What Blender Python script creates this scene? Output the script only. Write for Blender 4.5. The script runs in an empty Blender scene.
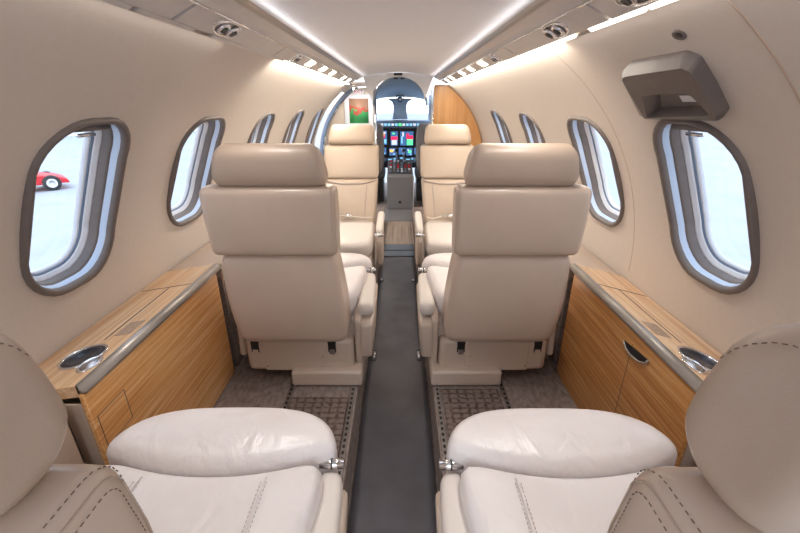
import bpy, bmesh, math, random
from mathutils import Vector, Matrix
random.seed(4)
PI = math.pi
S = bpy.context.scene
COL = S.collection
R, ZC = .97, .5            # fuselage lining radius and centre height

# ------------------------------------------------------------------ materials
def new_mat(name):
    m = bpy.data.materials.new(name); m.use_nodes = True
    nt = m.node_tree
    return m, nt, nt.nodes['Principled BSDF']

def plain(name, col, rough=.5, metal=0, coat=0, emis=None, estr=0, spec=.5):
    m, nt, b = new_mat(name)
    b.inputs['Base Color'].default_value = (*col, 1)
    b.inputs['Roughness'].default_value = rough
    b.inputs['Metallic'].default_value = metal
    b.inputs['Coat Weight'].default_value = coat
    b.inputs['Specular IOR Level'].default_value = spec
    if emis:
        b.inputs['Emission Color'].default_value = (*emis, 1)
        b.inputs['Emission Strength'].default_value = estr
    return m

def noisy(name, c1, c2, scale=30, rough=.5, bump=.1, dist=.002, stretch=(1, 1, 1), detail=4, coat=0, rough2=None, bscale=None, spec=.5, ramp=(.3, .7)):
    m, nt, b = new_mat(name)
    N, L = nt.nodes, nt.links
    tc = N.new('ShaderNodeTexCoord'); mp = N.new('ShaderNodeMapping')
    mp.inputs['Scale'].default_value = stretch
    L.new(tc.outputs['Object'], mp.inputs['Vector'])
    n = N.new('ShaderNodeTexNoise'); n.inputs['Scale'].default_value = scale; n.inputs['Detail'].default_value = detail
    L.new(mp.outputs['Vector'], n.inputs['Vector'])
    r = N.new('ShaderNodeValToRGB')
    r.color_ramp.elements[0].position = ramp[0]; r.color_ramp.elements[0].color = (*c1, 1)
    r.color_ramp.elements[1].position = ramp[1]; r.color_ramp.elements[1].color = (*c2, 1)
    L.new(n.outputs['Fac'], r.inputs['Fac']); L.new(r.outputs['Color'], b.inputs['Base Color'])
    n2 = N.new('ShaderNodeTexNoise'); n2.inputs['Scale'].default_value = bscale or scale * 4; n2.inputs['Detail'].default_value = 3
    L.new(mp.outputs['Vector'], n2.inputs['Vector'])
    bp = N.new('ShaderNodeBump'); bp.inputs['Strength'].default_value = bump; bp.inputs['Distance'].default_value = dist
    L.new(n2.outputs['Fac'], bp.inputs['Height']); L.new(bp.outputs['Normal'], b.inputs['Normal'])
    b.inputs['Roughness'].default_value = rough; b.inputs['Coat Weight'].default_value = coat
    b.inputs['Specular IOR Level'].default_value = spec
    return m

def leather(name, c1, c2, rough=.28, wrinkle=.0):
    m, nt, b = new_mat(name)
    N, L = nt.nodes, nt.links
    tc = N.new('ShaderNodeTexCoord')
    n = N.new('ShaderNodeTexNoise'); n.inputs['Scale'].default_value = 5; n.inputs['Detail'].default_value = 5
    L.new(tc.outputs['Object'], n.inputs['Vector'])
    r = N.new('ShaderNodeValToRGB')
    r.color_ramp.elements[0].position = .3; r.color_ramp.elements[0].color = (*c1, 1)
    r.color_ramp.elements[1].position = .7; r.color_ramp.elements[1].color = (*c2, 1)
    L.new(n.outputs['Fac'], r.inputs['Fac']); L.new(r.outputs['Color'], b.inputs['Base Color'])
    v = N.new('ShaderNodeTexVoronoi'); v.inputs['Scale'].default_value = 420
    L.new(tc.outputs['Object'], v.inputs['Vector'])
    b1 = N.new('ShaderNodeBump'); b1.inputs['Strength'].default_value = .12; b1.inputs['Distance'].default_value = .0006
    L.new(v.outputs['Distance'], b1.inputs['Height'])
    w = N.new('ShaderNodeTexNoise'); w.inputs['Scale'].default_value = 11; w.inputs['Detail'].default_value = 3; w.inputs['Distortion'].default_value = 1.2
    mp = N.new('ShaderNodeMapping'); mp.inputs['Scale'].default_value = (1.4, .7, 1); mp.inputs['Rotation'].default_value = (0, 0, .5)
    L.new(tc.outputs['Object'], mp.inputs['Vector']); L.new(mp.outputs['Vector'], w.inputs['Vector'])
    b2 = N.new('ShaderNodeBump'); b2.inputs['Strength'].default_value = .25 + wrinkle; b2.inputs['Distance'].default_value = .004 + wrinkle * .012
    L.new(w.outputs['Fac'], b2.inputs['Height']); L.new(b1.outputs['Normal'], b2.inputs['Normal'])
    L.new(b2.outputs['Normal'], b.inputs['Normal'])
    b.inputs['Roughness'].default_value = rough
    return m

def wood(name, c1, c2, c3, rough=.28, rot=0.0, fine=125):
    m, nt, b = new_mat(name)
    N, L = nt.nodes, nt.links
    tc = N.new('ShaderNodeTexCoord'); mp = N.new('ShaderNodeMapping')
    mp.inputs['Rotation'].default_value = (rot, 0, 0)
    L.new(tc.outputs['Object'], mp.inputs['Vector'])
    mp2 = N.new('ShaderNodeMapping'); mp2.inputs['Scale'].default_value = (1, .022, 1)
    L.new(mp.outputs['Vector'], mp2.inputs['Vector'])
    n = N.new('ShaderNodeTexNoise'); n.inputs['Scale'].default_value = fine; n.inputs['Detail'].default_value = 6; n.inputs['Roughness'].default_value = .65
    L.new(mp2.outputs['Vector'], n.inputs['Vector'])
    r = N.new('ShaderNodeValToRGB'); e = r.color_ramp.elements
    e[0].position = .34; e[0].color = (*c1, 1); e[1].position = .66; e[1].color = (*c3, 1)
    q = e.new(.5); q.color = (*c2, 1)
    L.new(n.outputs['Fac'], r.inputs['Fac'])
    big = N.new('ShaderNodeTexNoise'); big.inputs['Scale'].default_value = 7
    mp3 = N.new('ShaderNodeMapping'); mp3.inputs['Scale'].default_value = (1, .6, .6)
    L.new(mp.outputs['Vector'], mp3.inputs['Vector']); L.new(mp3.outputs['Vector'], big.inputs['Vector'])
    mx = N.new('ShaderNodeMix'); mx.data_type = 'RGBA'; mx.blend_type = 'MULTIPLY'; mx.inputs[0].default_value = .5
    rr_ = N.new('ShaderNodeValToRGB'); rr_.color_ramp.elements[0].color = (.78, .72, .66, 1); rr_.color_ramp.elements[1].color = (1, 1, 1, 1)
    L.new(big.outputs['Fac'], rr_.inputs['Fac'])
    L.new(r.outputs['Color'], mx.inputs[6]); L.new(rr_.outputs['Color'], mx.inputs[7])
    L.new(mx.outputs[2], b.inputs['Base Color'])
    b.inputs['Roughness'].default_value = rough; b.inputs['Coat Weight'].default_value = .35; b.inputs['Coat Roughness'].default_value = .15
    return m

M = {}
M['lining'] = noisy('lining', (.63, .565, .505), (.65, .585, .525), 60, .85, .06, .0006, spec=.25)
M['ceiling'] = noisy('ceiling_lining', (.84, .84, .86), (.86, .86, .88), 50, .8, .1, .001, spec=.25)
M['psu'] = noisy('service_plastic', (.64, .60, .57), (.67, .63, .60), 30, .5, .05, .001)
M['beige'] = plain('beige_trim', (.70, .60, .50), .5)
M['taupe'] = noisy('taupe_plastic', (.150, .125, .115), (.170, .142, .130), 40, .5, .1, .0006)
M['lea'] = leather('seat_leather', (.56, .44, .355), (.61, .485, .395))
M['lea_d'] = leather('shaded_seat_leather', (.475, .37, .29), (.52, .405, .32), .36)  # darker copy of the seat leather, headrest shading put into the colour
M['lea_l'] = leather('cushion_leather', (.72, .67, .66), (.80, .76, .755), .33, .40)
M['lea_f'] = leather('forward_seat_leather', (.50, .40, .31), (.55, .445, .35), .42)
M['shell'] = plain('seat_shell', (.64, .53, .44), .4)
M['shell_l'] = plain('armrest_leather', (.72, .66, .61), .42)
M['thread'] = plain('thread', (.20, .145, .11), .8)
M['thread_l'] = plain('pale_thread', (.42, .35, .31), .8)
M['chrome'] = plain('chrome', (.8, .8, .82), .14, 1)
M['steel'] = plain('brushed_steel', (.45, .43, .42), .35, 1)
M['satin'] = noisy('satin_metal', (.30, .27, .24), (.42, .38, .34), 14, .35, .05, .001, (1, .3, 1))
M['satin'].node_tree.nodes['Principled BSDF'].inputs['Metallic'].default_value = .4
M['black'] = plain('black_plastic', (.015, .015, .017), .4)
M['dgrey'] = plain('dark_grey', (.06, .058, .06), .5)
M['mgrey'] = plain('mid_grey', (.19, .18, .18), .5)
M['white'] = plain('white_plastic', (.78, .80, .84), .35)
M['pblue'] = plain('pale_blue_plastic', (.55, .66, .82), .3)
M['bluegrey'] = plain('blue_grey', (.18, .25, .36), .5)
M['headliner'] = plain('cockpit_headliner', (.42, .50, .56), .7)
M['lgrey'] = plain('warm_grey_fabric', (.30, .27, .26), .7)
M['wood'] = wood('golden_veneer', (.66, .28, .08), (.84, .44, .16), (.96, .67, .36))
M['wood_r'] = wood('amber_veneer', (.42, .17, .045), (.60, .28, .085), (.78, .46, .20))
M['wood_top'] = wood('ledge_veneer', (.64, .37, .19), (.80, .53, .31), (.92, .70, .48), .2, 0, 70)
M['wood_b'] = wood('bulkhead_veneer', (.58, .29, .10), (.66, .35, .135), (.72, .41, .17), .35, PI / 2, 40)
M['carpet'] = noisy('carpet', (.19, .15, .135), (.34, .28, .255), 55, .95, .8, .004, (1, .5, 1), 6, bscale=400, spec=.1)
M['runner'] = noisy('runner_vinyl', (.075, .072, .08), (.11, .105, .118), 9, .38, .1, .002, bscale=20)
M['runner_b'] = noisy('entry_vinyl', (.10, .13, .17), (.14, .17, .22), 9, .5, .1, .002)
M['matwood'] = wood('entry_mat', (.25, .19, .15), (.38, .30, .24), (.48, .40, .33), .6, 0, 60)
M['glass_dark'] = plain('dark_glass', (.02, .022, .035), .35)
M['concrete'] = noisy('apron_concrete', (.36, .38, .41), (.42, .44, .47), 1.2, .9, .1, .01)
M['red'] = plain('red_paint', (.62, .012, .02), .5)
M['rubber'] = plain('tyre_rubber', (.03, .03, .032), .8)
M['pale'] = plain('pale_cladding', (.72, .70, .64), .7)
M['strip'] = plain('light_diffuser', (.9, .9, .88), .5, emis=(1, .95, .88), estr=1.3)
M['strip_b'] = plain('bright_light_diffuser', (.9, .9, .88), .5, emis=(1, .95, .86), estr=6)
M['lens'] = plain('lamp_lens', (.9, .9, .88), .3, emis=(1, .9, .75), estr=2.5)

def plaid():
    m, nt, b = new_mat('plaid_mat_weave'); N, L = nt.nodes, nt.links
    tc = N.new('ShaderNodeTexCoord')
    outs = []
    for ax, sc in ((0, 9.0), (1, 11.0)):
        w = N.new('ShaderNodeTexWave'); w.bands_direction = 'XY'[ax]; w.inputs['Scale'].default_value = sc
        w.inputs['Distortion'].default_value = 1.2; w.inputs['Detail'].default_value = 2; w.inputs['Detail Scale'].default_value = 12
        L.new(tc.outputs['Object'], w.inputs['Vector']); outs.append(w)
    mx = N.new('ShaderNodeMath'); mx.operation = 'MAXIMUM'
    L.new(outs[0].outputs['Fac'], mx.inputs[0]); L.new(outs[1].outputs['Fac'], mx.inputs[1])
    n = N.new('ShaderNodeTexNoise'); n.inputs['Scale'].default_value = 60; L.new(tc.outputs['Object'], n.inputs['Vector'])
    ml = N.new('ShaderNodeMath'); ml.operation = 'MULTIPLY'
    L.new(mx.outputs[0], ml.inputs[0]); L.new(n.outputs['Fac'], ml.inputs[1])
    r = N.new('ShaderNodeValToRGB')
    r.color_ramp.elements[0].position = .25; r.color_ramp.elements[0].color = (.20, .155, .135, 1)
    r.color_ramp.elements[1].position = .62; r.color_ramp.elements[1].color = (.075, .05, .042, 1)
    L.new(ml.outputs[0], r.inputs['Fac']); L.new(r.outputs['Color'], b.inputs['Base Color'])
    bp = N.new('ShaderNodeBump'); bp.inputs['Strength'].default_value = .8; bp.inputs['Distance'].default_value = .003
    L.new(ml.outputs[0], bp.inputs['Height']); L.new(bp.outputs['Normal'], b.inputs['Normal'])
    b.inputs['Roughness'].default_value = .95; b.inputs['Specular IOR Level'].default_value = .1
    return m
M['plaid'] = plaid()

def pane_mat():
    m, nt, b = new_mat('window_glass'); N, L = nt.nodes, nt.links
    out = N['Material Output']; tr = N.new('ShaderNodeBsdfTransparent'); tr.inputs['Color'].default_value = (.95, .97, 1, 1)
    gl = N.new('ShaderNodeBsdfGlossy'); gl.inputs['Roughness'].default_value = .03
    mx = N.new('ShaderNodeMixShader'); mx.inputs[0].default_value = .05; L.new(tr.outputs[0], mx.inputs[1]); L.new(gl.outputs[0], mx.inputs[2])
    L.new(mx.outputs[0], out.inputs['Surface'])
    return m
M['pane'] = pane_mat()

def art_mat():
    m, nt, b = new_mat('picture_print'); N, L = nt.nodes, nt.links
    tc = N.new('ShaderNodeTexCoord'); n = N.new('ShaderNodeTexNoise'); n.inputs['Scale'].default_value = 9
    L.new(tc.outputs['Object'], n.inputs['Vector'])
    sp = N.new('ShaderNodeSeparateXYZ'); L.new(tc.outputs['Object'], sp.inputs[0])
    ad = N.new('ShaderNodeMath'); ad.operation = 'MULTIPLY_ADD'; ad.inputs[1].default_value = 3.2; ad.inputs[2].default_value = 0
    L.new(sp.outputs['Z'], ad.inputs[0])
    a2 = N.new('ShaderNodeMath'); a2.operation = 'ADD'; L.new(ad.outputs[0], a2.inputs[0]); L.new(n.outputs['Fac'], a2.inputs[1])
    r = N.new('ShaderNodeValToRGB'); e = r.color_ramp.elements; r.color_ramp.interpolation = 'CONSTANT'
    e[0].position = 0; e[0].color = (.08, .50, .16, 1); e[1].position = .47; e[1].color = (.55, .12, .08, 1)
    q = e.new(.62); q.color = (.42, .24, .16, 1)
    L.new(a2.outputs[0], r.inputs['Fac']); L.new(r.outputs['Color'], b.inputs['Base Color'])
    return m
M['art'] = art_mat()

# ------------------------------------------------------------------ object helpers
def mesh_obj(name, verts, faces, mat, parent=None, smooth=True, sub=0, bevel=0, loc=None):
    me = bpy.data.meshes.new(name)
    me.from_pydata([tuple(v) for v in verts], [], faces)
    bm = bmesh.new(); bm.from_mesh(me)
    bmesh.ops.recalc_face_normals(bm, faces=bm.faces)
    bm.to_mesh(me); bm.free()
    me.materials.append(M[mat] if isinstance(mat, str) else mat)
    o = bpy.data.objects.new(name, me); COL.objects.link(o)
    if parent: o.parent = parent
    if loc: o.location = loc
    if bevel:
        b = o.modifiers.new('b', 'BEVEL'); b.width = bevel; b.segments = 3; b.limit_method = 'ANGLE'
        b.harden_normals = False
    if sub:
        s = o.modifiers.new('s', 'SUBSURF'); s.levels = sub; s.render_levels = sub
    if smooth: me.polygons.foreach_set('use_smooth', [True] * len(me.polygons))
    if bevel and smooth:
        try: me.set_sharp_from_angle(angle=math.radians(35))
        except Exception: pass
    return o

def tag(o, label=None, cat=None, group=None, kind=None):
    if label: o['label'] = label
    if cat: o['category'] = cat
    if group: o['group'] = group
    if kind: o['kind'] = kind
    return o

def thing(name, label, cat, loc=(0, 0, 0), rotz=0, group=None):
    o = bpy.data.objects.new(name, None); COL.objects.link(o)
    o.location = loc; o.rotation_euler = (0, 0, rotz); o.empty_display_size = .05
    return tag(o, label, cat, group)

def struct(name, kind_only=True):
    o = bpy.data.objects.new(name, None); COL.objects.link(o); o['kind'] = 'structure'; return o

def box_vf(x0, x1, y0, y1, z0, z1):
    v = [(x, y, z) for z in (z0, z1) for y in (y0, y1) for x in (x0, x1)]
    f = [(0, 2, 3, 1), (4, 5, 7, 6), (0, 1, 5, 4), (2, 6, 7, 3), (0, 4, 6, 2), (1, 3, 7, 5)]
    return v, f

def box(name, x0, x1, y0, y1, z0, z1, mat, parent=None, bevel=.003, **k):
    if x0 > x1: x0, x1 = x1, x0
    if y0 > y1: y0, y1 = y1, y0
    v, f = box_vf(x0, x1, y0, y1, z0, z1)
    return mesh_obj(name, v, f, mat, parent, True, 0, bevel, **k)

def merge(parts):
    V, F = [], []
    for v, f in parts:
        n = len(V); V += list(v); F += [tuple(i + n for i in q) for q in f]
    return V, F

def loft(sections, cap=True, close=True):
    n = len(sections[0]); V = [p for s in sections for p in s]; F = []
    for i in range(len(sections) - 1):
        for j in range(n if close else n - 1):
            k = (j + 1) % n
            F.append((i * n + j, i * n + k, (i + 1) * n + k, (i + 1) * n + j))
    if cap:
        F.append(tuple(range(n)))
        F.append(tuple(range((len(sections) - 1) * n, len(sections) * n)))
    return V, F

def rrect(cx, cy, hw, hh, r, n=5):
    r = min(r, hw * .999, hh * .999); out = []
    for (sx, sy, a0) in ((1, 1, 0), (-1, 1, PI / 2), (-1, -1, PI), (1, -1, 1.5 * PI)):
        for i in range(n + 1):
            a = a0 + i * PI / 2 / n
            out.append((cx + sx * (hw - r) + r * math.cos(a), cy + sy * (hh - r) + r * math.sin(a)))
    return out

def tube(path, r, n=8):
    secs = []
    for i, p in enumerate(path):
        p = Vector(p); a = Vector(path[max(i - 1, 0)]); b = Vector(path[min(i + 1, len(path) - 1)])
        t = (b - a).normalized(); u = t.cross(Vector((0, 0, 1)))
        if u.length < 1e-3: u = t.cross(Vector((1, 0, 0)))
        u.normalize(); w = t.cross(u)
        secs.append([tuple(p + r * (math.cos(q) * u + math.sin(q) * w)) for q in [2 * PI * k / n for k in range(n)]])
    return loft(secs)

def inset(poly, d):
    """inset a closed 2-D outline by distance d towards the inside"""
    n = len(poly); area = sum(poly[i][0] * poly[(i + 1) % n][1] - poly[(i + 1) % n][0] * poly[i][1] for i in range(n))
    s = 1 if area > 0 else -1; out = []
    for i in range(n):
        x0, y0 = poly[i - 1]; x1, y1 = poly[i]; x2, y2 = poly[(i + 1) % n]
        a = Vector((x1 - x0, y1 - y0)); b = Vector((x2 - x1, y2 - y1))
        if a.length < 1e-9: a = b
        if b.length < 1e-9: b = a
        a.normalize(); b.normalize(); t = (a + b)
        t = a if t.length < 1e-6 else t.normalized()
        out.append((x1 - s * t.y * d, y1 + s * t.x * d))
    return out

def pad(name, prof, x0, x1, mat, parent, er=.03, xf=None, sub=1, crown=0.0, n=5):
    """an upholstered pad: (y,z) side profile swept across x, rounded at its ends; xf(x,y,z) bends it"""
    secs = []
    cx = (x0 + x1) / 2
    stations = []
    for i in range(n + 1):
        a = i / n * PI / 2; stations.append((x0 + er * (1 - math.sin(a)) if False else x0 + er * (1 - math.cos(PI / 2 - a)), er * (1 - math.sin(a)) * .9))
    st = []
    for i in range(n + 1):
        a = i / n * PI / 2
        st.append((x0 + er * (1 - math.cos(a)), er * (1 - math.sin(a))))
    m = 7
    for i in range(1, m):
        st.append((x0 + er + (x1 - x0 - 2 * er) * i / m, -crown * math.sin(PI * i / m)))
    for i in range(n, -1, -1):
        a = i / n * PI / 2
        st.append((x1 - er * (1 - math.cos(a)), er * (1 - math.sin(a))))
    for x, d in st:
        q = inset(prof, d)
        secs.append([(x, y, z) for y, z in q])
    if xf: secs = [[xf(*p) for p in s] for s in secs]
    V, F = loft(secs)
    return mesh_obj(name, V, F, mat, parent, True, sub)

def stitches(pts, L=.0030, gap=.0032, r=.00048):
    """short threads along a polyline"""
    parts = []; carry = 0
    for a, b in zip(pts, pts[1:]):
        a, b = Vector(a), Vector(b); d = (b - a).length
        if d < 1e-6: continue
        t = (b - a) / d; s = carry
        while s + L < d:
            parts.append(tube([a + t * s, a + t * (s + L)], r, 5)); s += L + gap
        carry = max(0, s - d)
    return merge(parts)

def dup(o, parent=None):
    c = o.copy(); COL.objects.link(c)
    if parent: c.parent = parent
    for ch in list(o.children): dup(ch, c)
    return c

def mirror_tree(o, parent=None):
    """a left-right mirrored copy: mesh data flipped in x"""
    c = o.copy()
    if o.data:
        c.data = o.data.copy(); c.data.transform(Matrix.Scale(-1, 4, (1, 0, 0))); c.data.flip_normals()
    COL.objects.link(c)
    if parent:
        c.parent = parent; c.location.x = -c.location.x
    for ch in list(o.children): mirror_tree(ch, c)
    return c

def P(side, y, th, d=0):
    th = math.radians(th)
    return (side * (R + d) * math.cos(th), y, ZC + (R + d) * math.sin(th))

# ------------------------------------------------------------------ fuselage lining and windows
TH_TOP = 57.6
WIN = {-1: [(1.10, .345), (1.80, .385), (2.60, .35), (3.44, .36), (4.33, .34)],
       1: [(1.115, .35), (1.79, .38), (2.60, .34), (3.44, .36)]}
TH_C, ARC_H = 23.5, .53
DEG = math.degrees(1 / R)

def win_loop(side, yc, w, ins, depth, rad=.14, n=7):
    hw, hh = w / 2 - ins, (ARC_H if w < .37 and yc < 1.5 else .505) / 2 - ins
    tc_ = TH_C if yc < 1.5 else TH_C - .6
    return [P(side, yc + a, tc_ + b * DEG, depth) for a, b in rrect(0, 0, hw, hh, max(.02, rad - ins * .8), n)]

def make_wall(name, side, y0, y1, holes, extra=None):
    ny = int((y1 - y0) / .06); ths = [-31 + (TH_TOP + 31) * i / 44 for i in range(45)]
    inner = [[P(side, y0 + (y1 - y0) * j / ny, t) for t in ths] for j in range(ny + 1)]
    outer = [[P(side, y0 + (y1 - y0) * j / ny, t, .012) for t in reversed(ths)] for j in range(ny + 1)]
    V, F = loft([a + b for a, b in zip(inner, outer)])
    w = mesh_obj(name, V, F, 'lining', None, True); w['kind'] = 'structure'
    cv = []
    for (yc, ww) in holes:
        cv.append(loft([win_loop(side, yc, ww, .007, -.04), win_loop(side, yc, ww, .007, .06)]))
    if extra: cv.append(extra)
    V, F = merge(cv)
    cut = mesh_obj('cutter', V, F, 'lining', None, False)
    m = w.modifiers.new('h', 'BOOLEAN'); m.operation = 'DIFFERENCE'; m.object = cut; m.solver = 'EXACT'
    bpy.context.view_layer.update()
    me = bpy.data.meshes.new_from_object(w.evaluated_get(bpy.context.evaluated_depsgraph_get()))
    w.modifiers.clear(); w.data = me
    bpy.data.objects.remove(cut)
    try: me.set_sharp_from_angle(angle=math.radians(30))
    except Exception: pass
    return w

dl = [[P(-1, y, t, d) for y, t in ((4.68, -45), (5.10, -45), (5.10, 10), (5.10, 30), (5.10, 50.5), (4.68, 50.5), (4.68, 30), (4.68, 10))] for d in (-.06, .08)]
# curved door cutter
def door_cut():
    secs = []
    for i in range(20):
        t = -45 + (50.5 + 45) * i / 19
        secs.append([P(-1, 4.68, t, -.05), P(-1, 5.10, t, -.05), P(-1, 5.10, t, .06), P(-1, 4.68, t, .06)])
    return loft(secs)
make_wall('wall_left', -1, -.75, 5.70, WIN[-1], door_cut())
make_wall('wall_right', 1, -.75, 5.64, WIN[1])

wn = 0
for side in (-1, 1):
    for (yc, ww) in WIN[side]:
        wn += 1
        w = struct('window_%d' % wn)
        lp = lambda i, d: win_loop(side, yc, ww, i * .72, d)
        # gasket frame
        V, F = loft([lp(.0, .008), lp(-.001, -.007), lp(.004, -.013), lp(.017, -.011), lp(.023, -.007), lp(.026, .0), lp(.027, .005)], cap=False)
        mesh_obj('window_frame', V, F, 'taupe', w)
        V, F = loft([lp(.026, .004), lp(.029, .007), lp(.031, .020), lp(.033, .024)], cap=False)
        mesh_obj('reveal', V, F, 'pblue', w)
        V, F = loft([lp(.032, .023), lp(.036, .025), lp(.040, .030), lp(.043, .052)], cap=False)
        mesh_obj('shade_track', V, F, 'taupe', w)
        V, F = loft([lp(.042, .051), lp(.049, .052), lp(.051, .058), lp(.056, .059), lp(.058, .066)], cap=False)
        mesh_obj('inner_reveal', V, F, 'white', w)
        V, F = loft([lp(.057, .065), lp(.063, .066), lp(.065, .071)], cap=False)
        mesh_obj('pane_seal', V, F, 'bluegrey', w)
        V, F = loft([lp(.064, .070), lp(.070, .071), lp(.072, .086)], cap=False)
        mesh_obj('outer_reveal', V, F, 'white', w)
        q = lp(.060, .074)
        V = list(q) + [P(side, yc, TH_C, .074)]
        F = [(i, (i + 1) % len(q), len(q)) for i in range(len(q))]
        mesh_obj('pane', V, F, 'pane', w, True)
        # rolled shade bar and its pull at the top of the opening
        th = TH_C + (ARC_H / 2 - .048) * DEG
        V, F = tube([P(side, yc - ww / 2 + .085, th, .022), P(side, yc + ww / 2 - .085, th, .022)], .009, 8)
        mesh_obj('shade_bar', V, F, 'taupe', w)
        th -= .9
        V, F = tube([P(side, yc - .03, th, .014), P(side, yc + .03, th, .014)], .005, 8)
        mesh_obj('shade_pull', V, F, 'chrome', w)

# seam in the right lining: raised trim bead along the hoop
V, F = tube([P(1, 1.53, -30 + 86 * i / 40, .0012) for i in range(41)], .0022, 6)
o = mesh_obj('trim_1', V, F, 'lea_d'); o['kind'] = 'structure'

V, F = tube([P(1, .755, -30 + 86 * i / 40, .0008) for i in range(41)], .003, 6)
o = mesh_obj('trim_9', V, F, 'lea_d'); o['kind'] = 'structure'

# ceiling : centre panel between the grooves
def pt(th, d=0, side=1): return P(side, 0, th, d)
def ceil_section():
    xs = [-.372 + .744 * i / 16 for i in range(17)]
    z = lambda x: 1.394 + .045 * (1 - (x / .372) ** 2)
    return [(x, z(x)) for x in xs]
cs = ceil_section()
V, F = loft([[(x, y, z) for x, z in cs] + [(x, y, z + .012) for x, z in reversed(cs)] for y in (-.75, 4.64)])
o = mesh_obj('ceiling', V, F, 'ceiling', None, True); o['kind'] = 'structure'
try: o.data.set_sharp_from_angle(angle=math.radians(40))
except Exception: pass

# overhead rails : metal groove, beige valance
for side, nm in ((-1, 'left'), (1, 'right')):
    V, F = loft([[(side * .388, y, 1.378), (side * .378, y, 1.386), (side * .371, y, 1.396), (side * .385, y, 1.402)] for y in (-.75, 4.64)])
    o = mesh_obj('trim_%d' % (2 if side < 0 else 3), V, F, 'steel', None, False); o['kind'] = 'structure'
    V, F = loft([[(side * x, y, z) for x, z in ((.386, 1.379), (.420, 1.366), (.430, 1.356), (.436, 1.362), (.430, 1.380), (.39, 1.395))] for y in (-.75, 4.62)])
    o = mesh_obj('overhead_valance', V, F, 'psu', None, False)
    tag(o, 'long beige overhead valance running along the %s side of the ceiling' % nm, 'trim panel')
    # shiny bead under the valance edge
    V, F = tube([(side * .4365, y, 1.3555) for y in (-.7, 2, 4.6)], .0032, 6)
    o2 = mesh_obj('valance_bead', V, F, 'chrome', o)

# passenger service panels along each side, one unit per bay
UN = [(-.75, .30), (.31, 1.07), (1.08, 1.86), (1.87, 2.62), (2.63, 3.45), (3.46, 4.62)]
def psu_pt(side, y, t, d=0):     # t 0 at the light strip, 1 at the valance ; d>0 into the cabin
    x0, z0, x1, z1 = .508, 1.3262, .437, 1.3625
    x = x0 + (x1 - x0) * t; z = z0 + (z1 - z0) * t
    return (side * (x - .45 * d), y, z - .9 * d)
bay = ['in the aftmost bay', 'over the rear seat', 'over the cup holder ledge', 'in the middle of the cabin', 'over the forward seat', 'nearest the cockpit']
for side, nm in ((-1, 'left'), (1, 'right')):
    for k, (a, b) in enumerate(UN):
        e = .003
        V, F = loft([[psu_pt(side, y, 0), psu_pt(side, y, 1), psu_pt(side, y, 1, -.010), psu_pt(side, y, 0, -.010)] for y in (a + e, b - e)])
        root = thing('service_panel', '%s overhead service panel %s, %s' % ('beige' , bay[k], nm + ' side of the ceiling'), 'overhead panel', (0, 0, 0), 0, 'overhead service panels')
        mesh_obj('panel', V, F, 'psu', root, False)
        # air outlets and reading lamp
        ys = []
        if k in (1, 2): ys = [(a + b) / 2 - (.0 if side > 0 else -.0)]
        if k == 2: ys = [1.31 if side < 0 else 1.34]
        if k == 1: ys = [.90 if side > 0 else .62]
        if k == 3: ys = [2.12]
        for yv in ys:
            big = k < 3
            sc = 1 if big else .6
            V, F = loft([[psu_pt(side, yv + .085 * sc * math.cos(q) * s, .50 + .40 * math.sin(q) * s, d) for q in [2 * PI * i / 24 for i in range(24)]]
                         for s, d in ((1, -.001), (.97, .005), (.86, .006), (.82, .001))], cap=False)
            bez = mesh_obj('outlet_bezel', V, F, 'chrome', root)
            V, F = loft([[psu_pt(side, yv + .085 * sc * math.cos(q) * s, .50 + .40 * math.sin(q) * s, d) for q in [2 * PI * i / 24 for i in range(24)]]
                         for s, d in ((.84, .0008), (.02, .0012))], cap=True)
            mesh_obj('outlet_dish', V, F, 'steel', root)
            for dy in (-.032, .032):
                for (nm2, rr_, mt, dd) in (('air_nozzle', .022, 'chrome', .012), ('nozzle_core', .013, 'dgrey', .014)):
                    V, F = loft([[psu_pt(side, yv + dy * sc + rr_ * sc * math.cos(q) * s, .50 + .28 * rr_ / .022 * math.sin(q) * s, d) for q in [2 * PI * i / 16 for i in range(16)]]
                                 for s, d in ((1, 0), (.95, dd * .8), (.8, dd), (.5, dd * .85))])
                    mesh_obj(nm2, V, F, mt, root)
        if k in (3, 4, 5):
            for dy in ((-.2, .18) if k > 3 else (.2,)):
                yv = (a + b) / 2 + dy
                V, F = loft([[psu_pt(side, yv + c, t, d) for c, t in ((-.06, .25), (.06, .25), (.06, .8), (-.06, .8))] for d in (.0, .004)])
                mesh_obj('reading_lamp', V, F, 'lens', root, False)

for side, k in ((-1, 7), (1, 8)):  # added backing above the panels, keeps sky light out of their gaps
    V, F = loft([[(side * x, y, z) for x, z in ((.53, 1.328), (.512, 1.340), (.43, 1.380), (.38, 1.404), (.38, 1.415), (.44, 1.40), (.535, 1.345))] for y in (-.75, 4.64)])
    o = mesh_obj('trim_%d' % k, V, F, 'beige', None, False); o['kind'] = 'structure'
# light strips below the service panels, one lamp per segment
SG = [(-.7, .28), (.30, .93), (.95, 1.20), (1.30, 2.05), (2.07, 2.95), (2.97, 3.80), (3.82, 4.60)]
for side, nm in ((-1, 'left'), (1, 'right')):
    for k, (a, b) in enumerate(SG):
        dim = side < 0 and k < 4
        V, F = loft([[(side * x, y, z) for x, z in ((.521, 1.3185), (.509, 1.3255), (.512, 1.331), (.524, 1.325))] for y in (a, b)])
        where = ['behind the rear seat', 'above the window by the rear seat', 'short one beside the air outlets', 'above the middle seat back', 'ahead of the middle seat', 'above the forward seat', 'ending at the cockpit'][k]
        o = mesh_obj('light_strip', V, F, 'psu' if dim else ('strip_b' if k > 3 else 'strip'), None, False)
        tag(o, '%s cove light strip on the %s side, %s' % ('unlit' if dim else 'glowing', nm, where), 'light strip', group='cove light strips')

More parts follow.
